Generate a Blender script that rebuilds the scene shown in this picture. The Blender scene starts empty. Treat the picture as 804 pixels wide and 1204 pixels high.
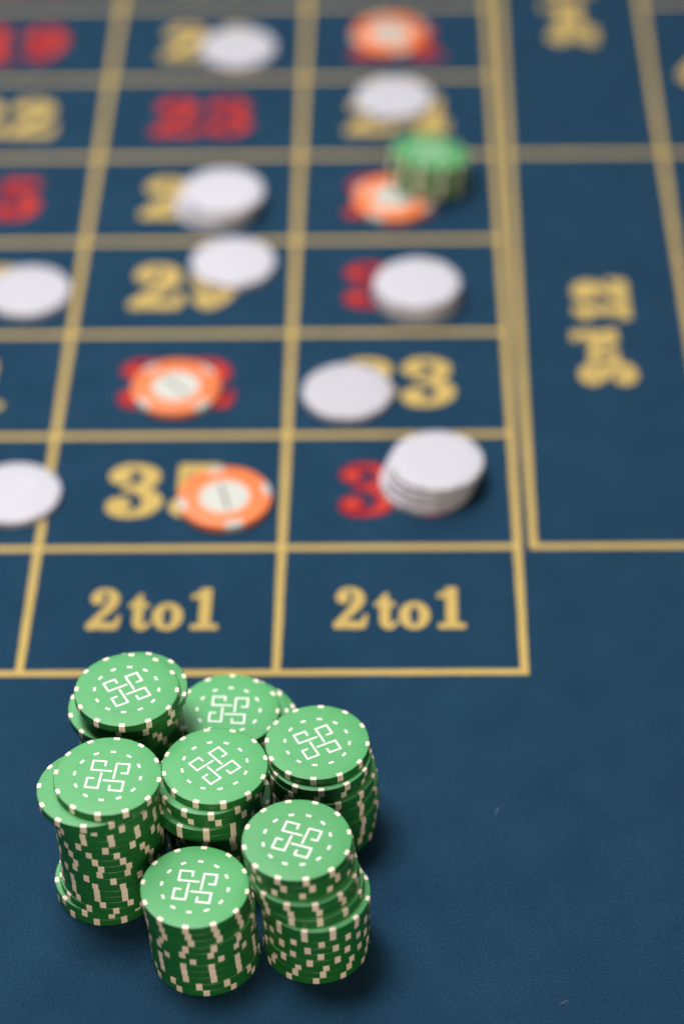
import bpy, math, random
import numpy as np
from mathutils import Matrix, Vector

random.seed(11)
MM = 0.001
scene = bpy.context.scene
COL = scene.collection

# ------------------------------------------------------------------ camera
PITCH, YAW, ROLL = math.radians(40.2312), math.radians(1.66818), math.radians(-1.38596)
CAM = Vector((52.224, -795.127, 760.568))            # mm, origin = felt corner of the two "2 to 1" boxes
FPX, CXP, CYP = 3100.0, 402.0, 602.0                 # focal length and centre in photograph pixels (804 x 1204)
cz, sz = math.cos(YAW), math.sin(YAW)
def _yaw(p): return Vector((cz*p[0]-sz*p[1], sz*p[0]+cz*p[1], p[2]))
FW = _yaw((0, math.cos(PITCH), -math.sin(PITCH)))
UP0 = _yaw((0, math.sin(PITCH), math.cos(PITCH)))
RT0 = _yaw((1, 0, 0))
RT = RT0*math.cos(ROLL) + UP0*math.sin(ROLL)
UP = UP0*math.cos(ROLL) - RT0*math.sin(ROLL)
cd = bpy.data.cameras.new('camera'); cam = bpy.data.objects.new('camera', cd); COL.objects.link(cam)
m = Matrix((RT, UP, -FW)).transposed().to_4x4(); m.translation = CAM*MM
cam.matrix_world = m
cd.sensor_fit = 'VERTICAL'; cd.sensor_height = 36.0; cd.lens = FPX/1204*36.0
cd.clip_start = 0.02; cd.clip_end = 20
cd.dof.use_dof = True; cd.dof.focus_distance = 0.985; cd.dof.aperture_fstop = 3.3
scene.camera = cam

# ------------------------------------------------------------------ light and exposure
world = bpy.data.worlds.new('World'); scene.world = world; world.use_nodes = True
bg = world.node_tree.nodes['Background']; bg.inputs[0].default_value = (1.0, 0.9, 0.8, 1); bg.inputs[1].default_value = 0.015
def area(name, loc, target, sx, sy, power, color):
    l = bpy.data.lights.new(name, 'AREA'); l.shape = 'RECTANGLE'; l.size = sx; l.size_y = sy
    l.energy = power; l.color = color
    o = bpy.data.objects.new(name, l); COL.objects.link(o); o.location = loc
    o.rotation_euler = (Vector(target)-Vector(loc)).to_track_quat('-Z', 'Y').to_euler()
    return o
area('ceiling_light_panel', (-0.55, 1.25, 1.55), (-0.1, -0.1, 0), 1.7, 1.1, 25, (1.0, 0.985, 0.98))
area('overhead_light_panel', (-0.26, 0.10, 1.18), (-0.06, 0.0, 0), 0.4, 0.4, 14.8, (1.0, 0.985, 0.98))
area('warm_front_fill', (0.3, -2.7, 1.15), (0, 0, 0), 0.9, 0.9, 44, (1.0, 0.84, 0.66))  # unseen fill added in front to brighten the chip sides
vs = scene.view_settings; vs.view_transform = 'Standard'; vs.look = 'None'; vs.gamma = 1.0; vs.exposure = 0.0
vs.use_curve_mapping = False
scene.cycles.use_denoising = True
scene.cycles.max_bounces = 8

# ------------------------------------------------------------------ helpers
def ray(x, y, z=0.0):
    """place on the horizontal plane z (mm) that the photograph shows at pixel x, y (used to survey the table)"""
    d = FW + RT*((x-CXP)/FPX) - UP*((y-CYP)/FPX)
    t = (z-CAM.z)/d.z
    return CAM + d*t

def mesh(name, verts, faces, mat, smooth=False, sharp=None):
    me = bpy.data.meshes.new(name)
    me.from_pydata([(a*MM, b*MM, c*MM) for a, b, c in verts], [], faces)
    me.materials.append(mat)
    if smooth:
        for p in me.polygons: p.use_smooth = True
        if sharp is not None: me.set_sharp_from_angle(angle=math.radians(sharp))
    me.update()
    return me

def link(name, me, parent=None, loc=(0, 0, 0), rz=0.0):
    o = bpy.data.objects.new(name, me); COL.objects.link(o)
    o.parent = parent; o.location = [c*MM for c in loc]; o.rotation_euler = (0, 0, rz)
    return o

def tag(o, label, cat, group=None):
    o['label'] = label; o['category'] = cat
    if group: o['group'] = group

# ------------------------------------------------------------------ materials
def new_mat(name):
    mt = bpy.data.materials.new(name); mt.use_nodes = True
    nt = mt.node_tree; return mt, nt, nt.nodes['Principled BSDF']

def plastic(name, col, rough, var=0.035, spec=0.5, rvar=0.02):
    mt, nt, b = new_mat(name)
    tc = nt.nodes.new('ShaderNodeTexCoord')
    oi = nt.nodes.new('ShaderNodeObjectInfo')
    add = nt.nodes.new('ShaderNodeVectorMath'); add.operation = 'ADD'
    nt.links.new(tc.outputs['Object'], add.inputs[0]); nt.links.new(oi.outputs['Location'], add.inputs[1])
    n = nt.nodes.new('ShaderNodeTexNoise'); n.inputs['Scale'].default_value = 220; n.inputs['Detail'].default_value = 6
    nt.links.new(add.outputs[0], n.inputs['Vector'])
    mp = nt.nodes.new('ShaderNodeMapRange'); mp.inputs['From Min'].default_value = .3; mp.inputs['From Max'].default_value = .7
    mp.inputs['To Min'].default_value = 1-var; mp.inputs['To Max'].default_value = 1+var
    nt.links.new(n.outputs['Fac'], mp.inputs['Value'])
    mul = nt.nodes.new('ShaderNodeVectorMath'); mul.operation = 'SCALE'; mul.inputs[0].default_value = col
    rr = nt.nodes.new('ShaderNodeMapRange'); rr.inputs['To Min'].default_value = .92; rr.inputs['To Max'].default_value = 1.06
    nt.links.new(oi.outputs['Random'], rr.inputs['Value'])
    tm = nt.nodes.new('ShaderNodeMath'); tm.operation = 'MULTIPLY'
    nt.links.new(mp.outputs[0], tm.inputs[0]); nt.links.new(rr.outputs[0], tm.inputs[1])
    nt.links.new(tm.outputs[0], mul.inputs['Scale']); nt.links.new(mul.outputs[0], b.inputs['Base Color'])
    mr = nt.nodes.new('ShaderNodeMapRange'); mr.inputs['From Min'].default_value = .3; mr.inputs['From Max'].default_value = .7
    mr.inputs['To Min'].default_value = rough-rvar; mr.inputs['To Max'].default_value = rough+rvar
    nt.links.new(n.outputs['Fac'], mr.inputs['Value']); nt.links.new(mr.outputs[0], b.inputs['Roughness'])
    n2 = nt.nodes.new('ShaderNodeTexNoise'); n2.inputs['Scale'].default_value = 2600; n2.inputs['Detail'].default_value = 2
    nt.links.new(add.outputs[0], n2.inputs['Vector'])
    bp = nt.nodes.new('ShaderNodeBump'); bp.inputs['Strength'].default_value = 0.05; bp.inputs['Distance'].default_value = 0.0001
    nt.links.new(n2.outputs['Fac'], bp.inputs['Height']); nt.links.new(bp.outputs[0], b.inputs['Normal'])
    b.inputs['Specular IOR Level'].default_value = spec
    return mt

def fabric(name, c0, c1, sheen, felt=True):
    mt, nt, b = new_mat(name)
    tc = nt.nodes.new('ShaderNodeTexCoord')
    def noise(s, d, rough=.5):
        n = nt.nodes.new('ShaderNodeTexNoise'); n.inputs['Scale'].default_value = s; n.inputs['Detail'].default_value = d
        n.inputs['Roughness'].default_value = rough
        nt.links.new(tc.outputs['Object'], n.inputs['Vector']); return n
    fine = noise(1100, 3, .7); mid = noise(38, 5, .6)
    a = nt.nodes.new('ShaderNodeMath'); a.operation = 'MULTIPLY_ADD'; a.inputs[1].default_value = 0.75
    nt.links.new(fine.outputs['Fac'], a.inputs[0])
    q = nt.nodes.new('ShaderNodeMath'); q.operation = 'MULTIPLY'; q.inputs[1].default_value = 0.20
    nt.links.new(mid.outputs['Fac'], q.inputs[0]); nt.links.new(q.outputs[0], a.inputs[2])
    r = nt.nodes.new('ShaderNodeMapRange'); r.inputs['From Min'].default_value = .31; r.inputs['From Max'].default_value = .65
    nt.links.new(a.outputs[0], r.inputs['Value'])
    mx = nt.nodes.new('ShaderNodeMix'); mx.data_type = 'RGBA'
    mx.inputs[6].default_value = (*c0, 1); mx.inputs[7].default_value = (*c1, 1)
    nt.links.new(r.outputs[0], mx.inputs[0]); nt.links.new(mx.outputs[2], b.inputs['Base Color'])
    b.inputs['Roughness'].default_value = .95
    b.inputs['Specular IOR Level'].default_value = .15
    b.inputs['Sheen Weight'].default_value = sheen; b.inputs['Sheen Roughness'].default_value = .5
    b.inputs['Sheen Tint'].default_value = (0.55, 0.75, 1.0, 1) if felt else (1, .9, .7, 1)
    bp = nt.nodes.new('ShaderNodeBump'); bp.inputs['Strength'].default_value = 0.5; bp.inputs['Distance'].default_value = 0.0004
    nt.links.new(fine.outputs['Fac'], bp.inputs['Height']); nt.links.new(bp.outputs[0], b.inputs['Normal'])
    return mt

M_FELT = fabric('blue_felt', (0.0015, 0.020, 0.048), (0.0150, 0.060, 0.113), 0.03)
M_GOLD = fabric('gold_print', (0.44, 0.31, 0.088), (0.59, 0.43, 0.142), 0.03, False)
M_RED = fabric('crimson_print', (0.20, 0.006, 0.022), (0.28, 0.011, 0.028), 0.02, False)
M_VERM = fabric('vermilion_print', (0.45, 0.040, 0.026), (0.57, 0.062, 0.033), 0.02, False)
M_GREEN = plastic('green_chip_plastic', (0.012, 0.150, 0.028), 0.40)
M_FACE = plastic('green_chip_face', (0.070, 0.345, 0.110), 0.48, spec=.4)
M_CREAM = plastic('cream_spot_plastic', (0.90, 0.79, 0.64), 0.45)
M_PRINT = plastic('white_print', (0.84, 0.84, 0.80), 0.5)
M_WHITE = plastic('white_chip_plastic', (0.50, 0.49, 0.545), 0.5)
M_GREY = plastic('grey_spot_plastic', (0.40, 0.395, 0.43), 0.5)
M_ORANGE = plastic('orange_chip_plastic', (0.74, 0.17, 0.035), 0.45)
M_INLAY = plastic('pale_inlay', (0.50, 0.51, 0.46), 0.5)
M_DARK = plastic('grey_print', (0.07, 0.08, 0.075), 0.5)
M_LINT = plastic('pale_lint', (0.22, 0.25, 0.28), 0.8)

# ------------------------------------------------------------------ the felt
W1, W2, D = 107.43, 103.4, 79.379       # column widths and row depth, mm
X4, X5 = 110.3, 191.6                   # dozen box edges
X0 = -W1-106.0; X6 = X5+81.0
nx, ny = 30, 40
vv, ff = [], []
for j in range(ny+1):
    for i in range(nx+1):
        vv.append((-900+1800*i/nx, -900+2200*j/ny, 0))
for j in range(ny):
    for i in range(nx):
        a = j*(nx+1)+i; ff.append((a, a+1, a+nx+2, a+nx+1))
felt = link('table_felt', mesh('table_felt', vv, ff, M_FELT)); felt['kind'] = 'structure'

LW = 3.45
def strip(name, x0, y0, x1, y1, z):
    """printed line with slightly uneven edges"""
    L = math.hypot(x1-x0, y1-y0); n = max(2, int(L/6)); ux, uy = (x1-x0)/L, (y1-y0)/L
    v, f = [], []
    for i in range(n+1):
        s = L*i/n
        for sd in (-1, 1):
            w = LW/2+random.uniform(-.12, .12)
            v.append((x0+ux*s-uy*sd*w, y0+uy*s+ux*sd*w, z))
        if i: k = 2*i; f.append((k-2, k, k+1, k-1)[::-1])
    return link(name, mesh(name, v, f, M_GOLD), felt)
ROWS = 13
for x, k0 in ((X0, 0), (-W1, 0), (0, 0), (W2, 0), (X4, 1), (X5, 1), (X6, 1)):
    strip('grid_line', x, k0*D-LW/2, x, ROWS*D, 0.12)
for k in range(ROWS+1):
    strip('grid_line', X0-LW/2, k*D, W2+LW/2, k*D, 0.07)
for k in (1, 5, 9, 13):
    strip('grid_line', X4-LW/2, k*D, X5, k*D, 0.07)
for k in (1, 3, 5, 7, 9, 11, 13):
    strip('grid_line', X5, k*D, X6+LW/2, k*D, 0.07)

# --- slab-serif figures drawn as distance fields, contoured to flat print
def stroke(pts, n=14):
    """smooth brush through (x, y, r) points"""
    P = np.array(pts, float); out = []
    Q = np.vstack([2*P[0]-P[1], P, 2*P[-1]-P[-2]])
    for i in range(1, len(Q)-2):
        for t in np.linspace(0, 1, n, endpoint=False):
            a, b, c, d = Q[i-1], Q[i], Q[i+1], Q[i+2]
            out.append(.5*((2*b)+(c-a)*t+(2*a-5*b+4*c-d)*t*t+(3*b-a-3*c+d)*t**3))
    out.append(P[-1]); return ('s', np.array(out))
def box(x0, y0, x1, y1): return ('b', (x0, y0, x1, y1))
def ball(x, y, r): return ('s', np.array([(x, y, r)]))
def ring(cx, cy, rx, ry, ix, iy): return ('e', (cx, cy, rx, ry, ix, iy))
def flip(items, w):
    o = []
    for k, d in items:
        if k == 's': o.append(('s', np.array([(w-x, 1-y, r) for x, y, r in d])))
    return o
G6 = [ball(.47, .78, .105), stroke([(.53, .84, .04), (.38, .955, .045), (.20, .72, .085), (.145, .40, .125), (.20, .14, .08), (.33, .045, .045)]),
      stroke([(.33, .045, .045), (.46, .14, .085), (.51, .31, .115), (.45, .50, .075), (.34, .575, .045), (.20, .47, .04)])]
GL = {
 '0': (.66, [ring(.33, .5, .32, .51, .115, .41)]),
 '1': (.58, [box(.19, .0, .41, 1.0), box(.03, 0, .57, .115), stroke([(.30, .95, .05), (.18, .84, .055), (.06, .80, .05)])]),
 '2': (.66, [ball(.165, .75, .125), stroke([(.07, .80, .04), (.17, .93, .045), (.33, .955, .05), (.47, .86, .085), (.49, .69, .11), (.38, .48, .09), (.22, .30, .07), (.08, .14, .06)]),
             stroke([(.07, .085, .085), (.22, .11, .09), (.40, .085, .085), (.53, .09, .08)]), stroke([(.56, .08, .07), (.61, .20, .045), (.625, .31, .035)])]),
 '3': (.66, [ball(.145, .77, .118), stroke([(.065, .83, .04), (.17, .94, .042), (.31, .957, .045), (.46, .88, .075), (.50, .76, .088), (.45, .62, .065), (.30, .55, .045), (.22, .545, .04)]),
             stroke([(.22, .535, .04), (.33, .525, .05), (.48, .43, .08), (.535, .28, .10), (.46, .12, .075), (.30, .045, .045), (.15, .06, .04), (.06, .15, .04)]), ball(.15, .23, .125)]),
 '4': (.68, [stroke([(.44, .95, .05), (.24, .62, .05), (.05, .29, .045)]), box(.0, .22, .68, .325), box(.36, .0, .57, 1.0), box(.22, 0, .68, .10)]),
 '5': (.64, [box(.12, .82, .57, 1.0), box(.11, .48, .19, .95), stroke([(.15, .52, .04), (.23, .60, .045), (.34, .625, .05), (.46, .53, .09), (.50, .34, .12), (.44, .14, .085), (.30, .045, .045), (.15, .06, .04), (.07, .15, .04)]), ball(.165, .215, .125)]),
 '6': (.66, G6), '9': (.66, flip(G6, .66)),
 '7': (.64, [box(.05, .82, .62, 1.0), box(.05, .64, .12, 1.0), stroke([(.57, .86, .05), (.44, .62, .07), (.33, .38, .10), (.29, .12, .12)])]),
 '8': (.66, [ring(.33, .745, .265, .26, .095, .165), ring(.33, .275, .315, .285, .115, .195)]),
 't': (.46, [box(.12, .12, .31, .70), stroke([(.25, .84, .03), (.2, .72, .07), (.13, .63, .05), (.04, .6, .03)]), box(.02, .545, .42, .635), stroke([(.215, .16, .095), (.27, .06, .07), (.36, .05, .045), (.45, .15, .035)])]),
 'o': (.62, [ring(.31, .315, .305, .33, .10, .245)]),
 'r': (.56, [box(.11, 0, .30, .63), box(.02, 0, .42, .09), box(.02, .54, .2, .63), stroke([(.27, .42, .05), (.36, .56, .055), (.44, .57, .05)]), ball(.46, .50, .095)]),
 'd': (.68, [ring(.27, .315, .265, .33, .08, .245), box(.40, 0, .59, 1.0), box(.28, .91, .5, 1.0), box(.5, 0, .68, .09)]),
 'n': (.72, [box(.10, 0, .28, .63), box(.44, 0, .62, .42), box(.01, 0, .37, .09), box(.36, 0, .71, .09), box(.02, .54, .2, .63), stroke([(.26, .46, .05), (.40, .59, .055), (.53, .46, .09), (.53, .3, .09)])]),
 ' ': (.05, []),
}
def contour(ch, bold):
    w, items = GL[ch]
    st = 1/56; x0, y0 = -.08, -.08
    X = np.arange(x0, w+.1, st); Y = np.arange(y0, 1.1, st)
    gx, gy = np.meshgrid(X, Y); F = np.full(gx.shape, 9.0)
    for k, d in items:
        if k == 's':
            for px, py, r in d: F = np.minimum(F, np.hypot(gx-px, gy-py)-r)
        elif k == 'b':
            a, b, c, e = d
            qx = np.abs(gx-(a+c)/2)-(c-a)/2+.012; qy = np.abs(gy-(b+e)/2)-(e-b)/2+.012
            F = np.minimum(F, np.hypot(np.maximum(qx, 0), np.maximum(qy, 0))+np.minimum(np.maximum(qx, qy), 0)-.012)
        else:
            cx, cy, rx, ry, ix, iy = d
            o = (np.hypot((gx-cx)/rx, (gy-cy)/ry)-1)*min(rx, ry); i = (np.hypot((gx-cx)/ix, (gy-cy)/iy)-1)*min(ix, iy)
            F = np.minimum(F, np.maximum(o, -i))
    F = F-bold
    polys = []
    for j in range(len(Y)-1):
        for i in range(len(X)-1):
            c = [(X[i], Y[j], F[j, i]), (X[i+1], Y[j], F[j, i+1]), (X[i+1], Y[j+1], F[j+1, i+1]), (X[i], Y[j+1], F[j+1, i])]
            if all(q[2] > 0 for q in c): continue
            out = []
            for a in range(4):
                p, q = c[a], c[(a+1) % 4]
                if p[2] <= 0: out.append((p[0], p[1]))
                if (p[2] <= 0) != (q[2] <= 0):
                    t = p[2]/(p[2]-q[2]); out.append((p[0]+(q[0]-p[0])*t, p[1]+(q[1]-p[1])*t))
            if len(out) >= 3: polys.append(out)
    return w, polys
_cache = {}
def word(name, text, cx, cy, h, mat, rz=0.0, wscale=1.0, gap=.03, label=None, raised=(), bold=.008, z=.10, parent=None, space=.05):
    """text centred on cx, cy; figures in 'raised' are set small and high"""
    v, f, idx = [], [], {}
    x = 0.0
    for n, ch in enumerate(text):
        if (ch, bold) not in _cache: _cache[ch, bold] = contour(ch, bold)
        w, polys = _cache[ch, bold]
        if ch == ' ': w = space
        s, dy = (.80, .30) if n in raised else (1, 0)
        for p in polys:
            fc = []
            for a, b in p:
                key = (n, round(a, 5), round(b, 5))
                if key not in idx: idx[key] = len(v); v.append(((x+a*s)*wscale*h, (b*s+dy)*h, z))
                if idx[key] not in fc: fc.append(idx[key])
            if len(fc) > 2: f.append(fc)
        x += (w+gap)*s
    x = (x-gap)*wscale*h
    v = [(a-x/2, b-h/2, c) for a, b, c in v]
    o = link(name, mesh(name, v, f, mat), parent or felt, (cx, cy, 0), rz)
    if label: o['label'] = label
    return o
REDS = {1, 3, 5, 7, 9, 12, 14, 16, 18, 19, 21, 23, 25, 27, 30, 32, 34, 36}
for r in range(8):
    for c, xc in ((2, W2/2), (1, -W1/2), (0, -W1-53)):
        n = 34+c-3*r
        red = n in REDS
        o = word('number_print', str(n), xc, (r+1.5)*D, 36.5, M_RED if red else M_GOLD, wscale=1.08, gap=.05, bold=.03 if red else .016,
                 label=('red' if red else 'gold')+' number %d printed on the felt' % n)
        if red: word('inner_fill', str(n), 0, 0, 36.5, M_VERM, wscale=1.08, gap=.05, bold=-.03, z=.13, parent=o)
for xc in (W2/2, -W1/2, -W1-53):
    word('lettering_print', '2 to 1', xc, .5*D, 25.8, M_GOLD, gap=.045, wscale=.82, label='gold lettering 2 to 1 printed on the felt')
word('lettering_print', '3rd 12', (X4+X5)/2, 3*D, 25.5, M_GOLD, rz=math.pi/2, wscale=1.0, gap=.03, bold=.045, space=.28, label='gold lettering 3rd 12 printed sideways', raised=(1, 2))
word('lettering_print', '2nd 12', (X4+X5)/2, 7*D, 25.5, M_GOLD, rz=math.pi/2, wscale=1.0, gap=.03, bold=.045, space=.28, label='gold lettering 2nd 12 printed sideways', raised=(1, 2))
dc = ((X5+X6)/2, 6*D)
link('diamond_print', mesh('diamond_print', [(-26, 0, .1), (0, -44, .1), (26, 0, .1), (0, 44, .1)], [(0, 1, 2, 3)], M_GOLD), felt, (dc[0], dc[1], 0))

# ------------------------------------------------------------------ chip meshes
T = 3.34; PITCHZ = 3.40
def lathe(profile, n, mat, name, sharp=25, face=None):
    v, f = [], []
    rows = []
    for r, z in profile:
        if r < 1e-6: rows.append([len(v)]); v.append((0, 0, z)); continue
        rows.append(list(range(len(v), len(v)+n)))
        for k in range(n):
            a = 2*math.pi*k/n; v.append((r*math.cos(a), r*math.sin(a), z))
    for a, b in zip(rows, rows[1:]):
        for k in range(n):
            k2 = (k+1) % n
            if len(a) == 1: f.append((a[0], b[k], b[k2]))
            elif len(b) == 1: f.append((a[k], b[0], a[k2]))
            else: f.append((a[k], b[k], b[k2], a[k2]))
    me = mesh(name, v, f, mat, True, sharp)
    if face:                                            # flat faces get a lighter green than the rim
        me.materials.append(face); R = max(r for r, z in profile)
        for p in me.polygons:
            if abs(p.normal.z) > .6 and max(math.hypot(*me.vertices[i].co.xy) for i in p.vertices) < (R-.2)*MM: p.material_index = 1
    return me
def chip_profile(R, gro):
    p = [(0, T)]
    if gro: p += [(gro-.06, T), (gro, T-.05), (gro+.06, T)]
    p += [(R-.34, T), (R-.12, T-.07), (R-.02, T-.24), (R, T-.45), (R, .45), (R-.02, .24), (R-.12, .07), (R-.34, 0), (0, 0)]
    return p
def spot_mesh(R, half, mat, depth=1.45, name='edge_spot'):
    e = .035
    pr = [(R-depth, T-.2), (R-depth, T+e), (R-.33, T+e), (R-.10, T-.05), (R+.01, T-.22), (R+e, T-.45), (R+e, .45), (R+.01, .24), (R-.12, .05), (R-.6, .05)]
    v, f = [], []; n = 5; m_ = len(pr)
    for k in range(n):
        a = -half+2*half*k/(n-1)
        for r, z in pr: v.append((r*math.cos(a), r*math.sin(a), z))
    for k in range(n-1):
        for i in range(m_):
            i2 = (i+1) % m_; f.append((k*m_+i, (k+1)*m_+i, (k+1)*m_+i2, k*m_+i2)[::-1])
    f.append(tuple(range(m_))[::-1]); f.append(tuple((n-1)*m_+i for i in range(m_)))
    return mesh(name, v, f, mat, True, 30)
RG = 20.0
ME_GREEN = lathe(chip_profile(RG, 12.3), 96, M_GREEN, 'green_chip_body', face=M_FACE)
ME_GSPOT = spot_mesh(RG, math.radians(3.35), M_CREAM, 1.5)
def dash_ring(R, mat):
    v, f = [], []; z0, z1 = T-.12, T+.03
    for q in range(12):
        a = math.radians(30*q); ca, sa = math.cos(a), math.sin(a); b = len(v)
        for z in (z0, z1):
            for dr, dt in ((-.46, -1.0), (.46, -1.0), (.46, 1.0), (-.46, 1.0)):
                r = R+dr; v.append((r*ca-dt*sa, r*sa+dt*ca, z))
        f += [(b+4, b+5, b+6, b+7)]+[(b+i, b+(i+1) % 4, b+4+(i+1) % 4, b+4+i) for i in range(4)]
    return mesh('dash_ring', v, f, mat)
ME_DASH = dash_ring(12.3, M_PRINT)
def emblem(R, mat):
    """four square hooks set round a pinwheel"""
    pts = [(.122, -.065), (.122, .325), (.358, .325), (.358, .088), (.235, .088)]
    hw = .0185*R; v, f = [], []; z0, z1 = T-.05, T+.03
    def quad(x0, y0, x1, y1, c, s):
        b = len(v)
        for z in (z0, z1):
            for x, y in ((x0, y0), (x1, y0), (x1, y1), (x0, y1)): v.append((x*c-y*s, x*s+y*c, z))
        f.append((b+4, b+5, b+6, b+7))
        for i in range(4): f.append((b+i, b+(i+1) % 4, b+4+(i+1) % 4, b+4+i))
    for q in range(4):
        c, s = math.cos(q*math.pi/2), math.sin(q*math.pi/2)
        P = [(x*R, y*R) for x, y in pts]
        quad(P[0][0]-hw, P[0][1], P[1][0]+hw, P[1][1]+hw, c, s)               # stem
        quad(P[1][0]+hw, P[1][1]-hw, P[2][0]-hw, P[2][1]+hw, c, s)            # top bar
        quad(P[2][0]-hw, P[3][1]-hw, P[2][0]+hw, P[2][1]+hw, c, s)            # outer side
        quad(P[4][0], P[4][1]-hw, P[3][0]-hw, P[3][1]+hw, c, s)               # return
    return mesh('emblem', v, f, mat)
ME_EMB = emblem(RG, M_PRINT)

ORD = ['topmost', 'second', 'third', 'fourth', 'fifth', 'sixth', 'seventh', 'eighth', 'ninth', 'tenth', 'eleventh', 'twelfth', 'thirteenth',
       'fourteenth', 'fifteenth', 'sixteenth', 'seventeenth', 'eighteenth', 'nineteenth', 'twentieth']
def green_chip(loc, rz, label, group, face):
    o = link('green_casino_chip', ME_GREEN, None, loc, rz); tag(o, label, 'casino chip', group)
    for q in range(12): link('edge_spot', ME_GSPOT, o, (0, 0, 0), math.radians(30*q))
    if face:
        link('dash_ring', ME_DASH, o); link('emblem', ME_EMB, o)
    return o

def stack(px, n, rot, offs, where, group, rots=None, end=None, prop=None):
    """n chips; px = photograph position of the top face's centre; offs = sideways slips in mm from the top chip down"""
    top = ray(px[0], px[1], n*PITCHZ)
    cur = 0.0
    lean = None
    if prop:                                            # the pile stands half on a flat chip (x, y, radius) and tips off it
        u = Vector((top.x-prop[0], top.y-prop[1], 0)); d = u.length; u.normalize()
        reach = RG+(d-prop[2]); th = math.atan2(T+.25, reach)
        lean = (Matrix.Translation(Vector((top.x, top.y, 0))*MM+Vector((0, 0, math.tan(th)*RG*MM)))
                @ Matrix.Rotation(th, 4, Vector((0, 0, 1)).cross(u)) @ Matrix.Translation(-Vector((top.x, top.y, 0))*MM))
    for k in range(n):
        if k < len(offs): dx, dy = offs[k]
        else:
            e = end or offs[-1]; dx, dy = e[0]+random.uniform(-.35, .35), e[1]+random.uniform(-.35, .35)
        if k == 0: a = rot
        elif rots and k < len(rots): a = rot+rots[k]
        else:
            cur = cur+random.choice((2, -2, 3, -3, 4, 0.5)) if random.random() < .62 else random.uniform(-15, 15)
            a = rot+cur
        lab = 'green chip with pale edge spots, %s %s' % ('topmost chip of' if k == 0 else (ORD[k]+' from the top of' if k < n-1 else 'bottom chip of'), where)
        o = green_chip((top.x+dx, top.y+dy, (n-1-k)*PITCHZ+.05), math.radians(a), lab, group, k == 0)
        if lean: o.matrix_basis = lean @ o.matrix_basis

GRP = 'green chips stacked in front of the betting grid'
stack((149.2, 810.5), 18, 29, [(0, 0), (2.8, 4.6), (1.8, 4.2), (-3.4, 1.6), (-2.4, 2.6), (-1.4, 3.0), (.6, 2.0), (.2, 1.5)], 'the back left stack', GRP, end=(0, .8))
stack((268.8, 834.5), 11, -2, [(0, 0), (3.4, 1.6), (6.4, 2.6), (4.0, 1.5), (3.0, 1.0), (2.0, .6), (1.0, .4)], 'the low back middle stack', GRP, rots=[0, 6, -9], end=(1, 0))
stack((126.6, 912.0), 18, -6, [(0, 0), (-6.2, -2.6), (-2.2, -1.0), (-2.0, -.6), (-1.8, -.4), (-1.5, -.6), (-1.3, -.3), (-1.2, -.5), (-1.0, -.3), (-1.1, -.2), (-.9, -.4), (-1.0, 0), (-.8, -.2),
      (-1.0, 0), (-1.2, .2), (-2.0, .2), (-4.2, .9), (-4.0, .6)], 'the tall leftmost stack', GRP)
stack((252.6, 900.0), 15, 42, [(0, 0), (-2.2, -2.1), (-1.4, -1.9), (-3.6, -3.6), (-3.3, -3.4), (.4, 1.2), (.8, .9)], 'the centre stack', GRP, rots=[0, -7, -2, -9, -10], end=(.2, .6))
stack((372.8, 872.3), 13, 27, [(0, 0), (.8, -2.5), (.2, -2.3), (2.3, -3.6), (1.5, -2.6), (3.2, -2.8), (2.2, -2.6), (3.6, -3.8), (2.4, -1.0), (2.2, -1.0), (2.5, -.2), (2.0, -.8), (2.0, -.6)],
      'the back right stack', GRP)
stack((349.0, 987.0), 16, -19, [(0, 0), (.8, -.2), (.6, .2), (2.1, -3.0), (2.4, -2.6), (4.0, -4.2), (6.5, -6.4), (5.8, -2.8), (6.0, -2.6), (6.2, -2.3), (5.9, -2.4), (6.1, -2.2), (5.8, -2.5), (6.2, -1.9),
      (6.0, -2.2), (5.8, -2.0)], 'the leaning front right stack', GRP,
      rots=[0, 4, -6, 3, 6, 2, 8, -12, 9, -4, 12, -5, 14, 0, -3, -10])
stack((229.3, 1042.4), 11, -7, [(0, 0), (.3, 0), (.5, 0), (1.7, -.5), (1.5, -.3), (1.5, .1), (1.7, -.1), (1.8, 0), (2.0, -.1), (2.4, -.5), (2.3, -.3)], 'the short front stack', GRP,
      rots=[0, 1.6, 3.6, -6.5, -10, 1.0, -10.5, -10.2, -9.8, 3.0, 10.5])

# ------------------------------------------------------------------ chips out on the layout
RW = 21.0
ME_WHITE = lathe(chip_profile(RW, 13.0), 80, M_WHITE, 'white_chip_body')
ME_WSPOT = spot_mesh(RW, math.radians(5.5), M_GREY, 1.8)
ME_ORANGE = lathe(chip_profile(RW, 0), 80, M_ORANGE, 'orange_chip_body')
ME_OSPOT = spot_mesh(RW, math.radians(4.6), M_INLAY, 3.4)
ME_OMID = spot_mesh(RW, math.radians(1.9), M_GREY, 3.4, 'edge_stripe')
ME_OINL = lathe([(0, T+.04), (11.3, T+.04), (11.5, T-.1)], 64, M_INLAY, 'centre_inlay')
ME_OBAR = mesh('printed_bar', [(-.65, -9, T+.07), (.65, -9, T+.07), (.65, 9, T+.07), (-.65, 9, T+.07)], [(0, 1, 2, 3)], M_DARK)
def white_stack(px, n, lab, offs=((0, 0),)):
    top = ray(px[0], px[1], n*PITCHZ)
    for k in range(n):
        dx, dy = offs[min(k, len(offs)-1)]
        o = link('white_casino_chip', ME_WHITE, None, (top.x+dx, top.y+dy, (n-1-k)*PITCHZ+.2), random.uniform(0, 6))
        tag(o, (lab if n == 1 else 'white chip, %s of the white pile %s' % (ORD[k]+(' from the top' if 0 < k < n-1 else '') if k < n-1 else 'bottom', lab)), 'casino chip', 'white chips bet on the layout')
        for q in range(8): link('edge_spot', ME_WSPOT, o, (0, 0, 0), math.radians(45*q))
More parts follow.
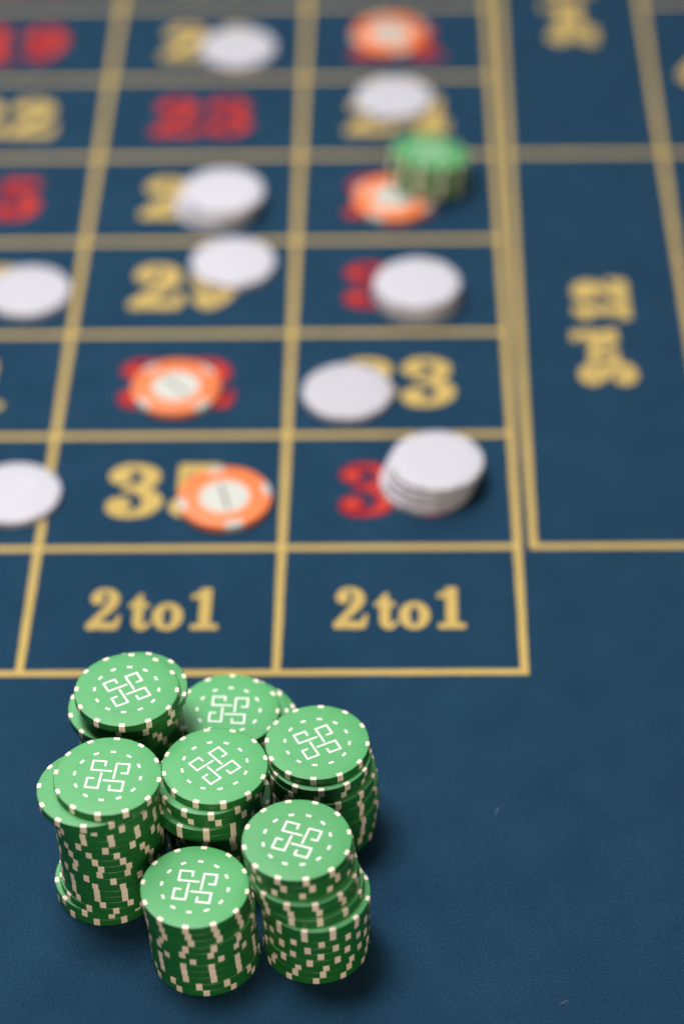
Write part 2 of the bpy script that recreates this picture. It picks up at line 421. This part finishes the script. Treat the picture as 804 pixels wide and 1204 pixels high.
def orange_chip(px, lab, rot):
    p = ray(px[0], px[1], T)
    o = link('orange_casino_chip', ME_ORANGE, None, (p.x, p.y, .2), math.radians(rot)); tag(o, lab, 'casino chip', 'orange chips bet on the layout')
    for q in range(4):
        for s in (-1, 1): link('edge_spot', ME_OSPOT, o, (0, 0, 0), math.radians(90*q+6.6*s))
        link('edge_stripe', ME_OMID, o, (0, 0, 0), math.radians(90*q))
    link('centre_inlay', ME_OINL, o); link('printed_bar', ME_OBAR, o)
    return p

white_stack((280, 55), 1, 'white chip in the farthest row, beside a gold number')
white_stack((463, 114), 1, 'white chip on a gold number just behind the lone green pile')
white_stack((262, 224), 3, 'below the farthest red middle number', ((0, 0), (-1.8, -.6), (-4.2, -1.6)))
white_stack((274, 307), 1, 'white chip on the grid line above gold number 29, middle column')
white_stack((33, 341), 1, 'upper of the two white chips cut by the left edge')
white_stack((490, 332), 3, 'before the lone green pile', ((0, 0), (-.4, -.4), (.3, -.2)))
white_stack((408, 459), 1, 'white chip on the left half of gold number 33')
white_stack((513, 541), 4, 'nearest the 2 to 1 box', ((0, 0), (-1.6, -.5), (-3.0, -.8), (-4.4, -1.2)))
white_stack((17, 579), 1, 'lower of the two white chips cut by the left edge')
orange_chip((458, 39), 'orange chip covering the red number 21 at the top', 20)
under = orange_chip((463, 231), 'orange chip with the lone green pile standing on its edge', 62)
orange_chip((207, 454), 'orange chip with white centre covering the red number 32', 42)
orange_chip((264, 584), 'orange chip with white centre partly covering gold number 35', 15)
stack((501, 187), 5, 15, [(0, 0), (.4, .2), (-.3, .4), (.8, 0), (1.2, .4), (.9, .6)], 'the lone blurred pile', 'green chips bet on the layout', prop=(under.x, under.y, RW))

# ------------------------------------------------------------------ lint on the cloth
def lint(pts, label):
    v, f = [], []; n = 6
    P = [ray(x, y, .15) for x, y in pts]; o = P[0].copy()
    for i, p in enumerate(P):
        d = (P[min(i+1, len(P)-1)]-P[max(i-1, 0)]).normalized(); s = d.cross(Vector((0, 0, 1)))
        r = .12 if 0 < i < len(P)-1 else .05
        for k in range(n):
            a = 2*math.pi*k/n; q = p-o+s*(r*math.cos(a))+Vector((0, 0, r*math.sin(a)+.1)); v.append(tuple(q))
    for i in range(len(P)-1):
        for k in range(n): f.append((i*n+k, i*n+(k+1) % n, (i+1)*n+(k+1) % n, (i+1)*n+k))
    ob = link('lint_fibre', mesh('lint_fibre', v, f, M_LINT, True), None, (o.x, o.y, 0)); tag(ob, label, 'lint', 'lint on the felt')
lint([(582, 958), (583, 954), (585, 951), (586, 949)], 'short pale lint fibre on the bare felt right of the chips')
lint([(657, 1181), (661, 1179), (665, 1177), (668, 1176)], 'pale lint fibre on the felt near the bottom edge')
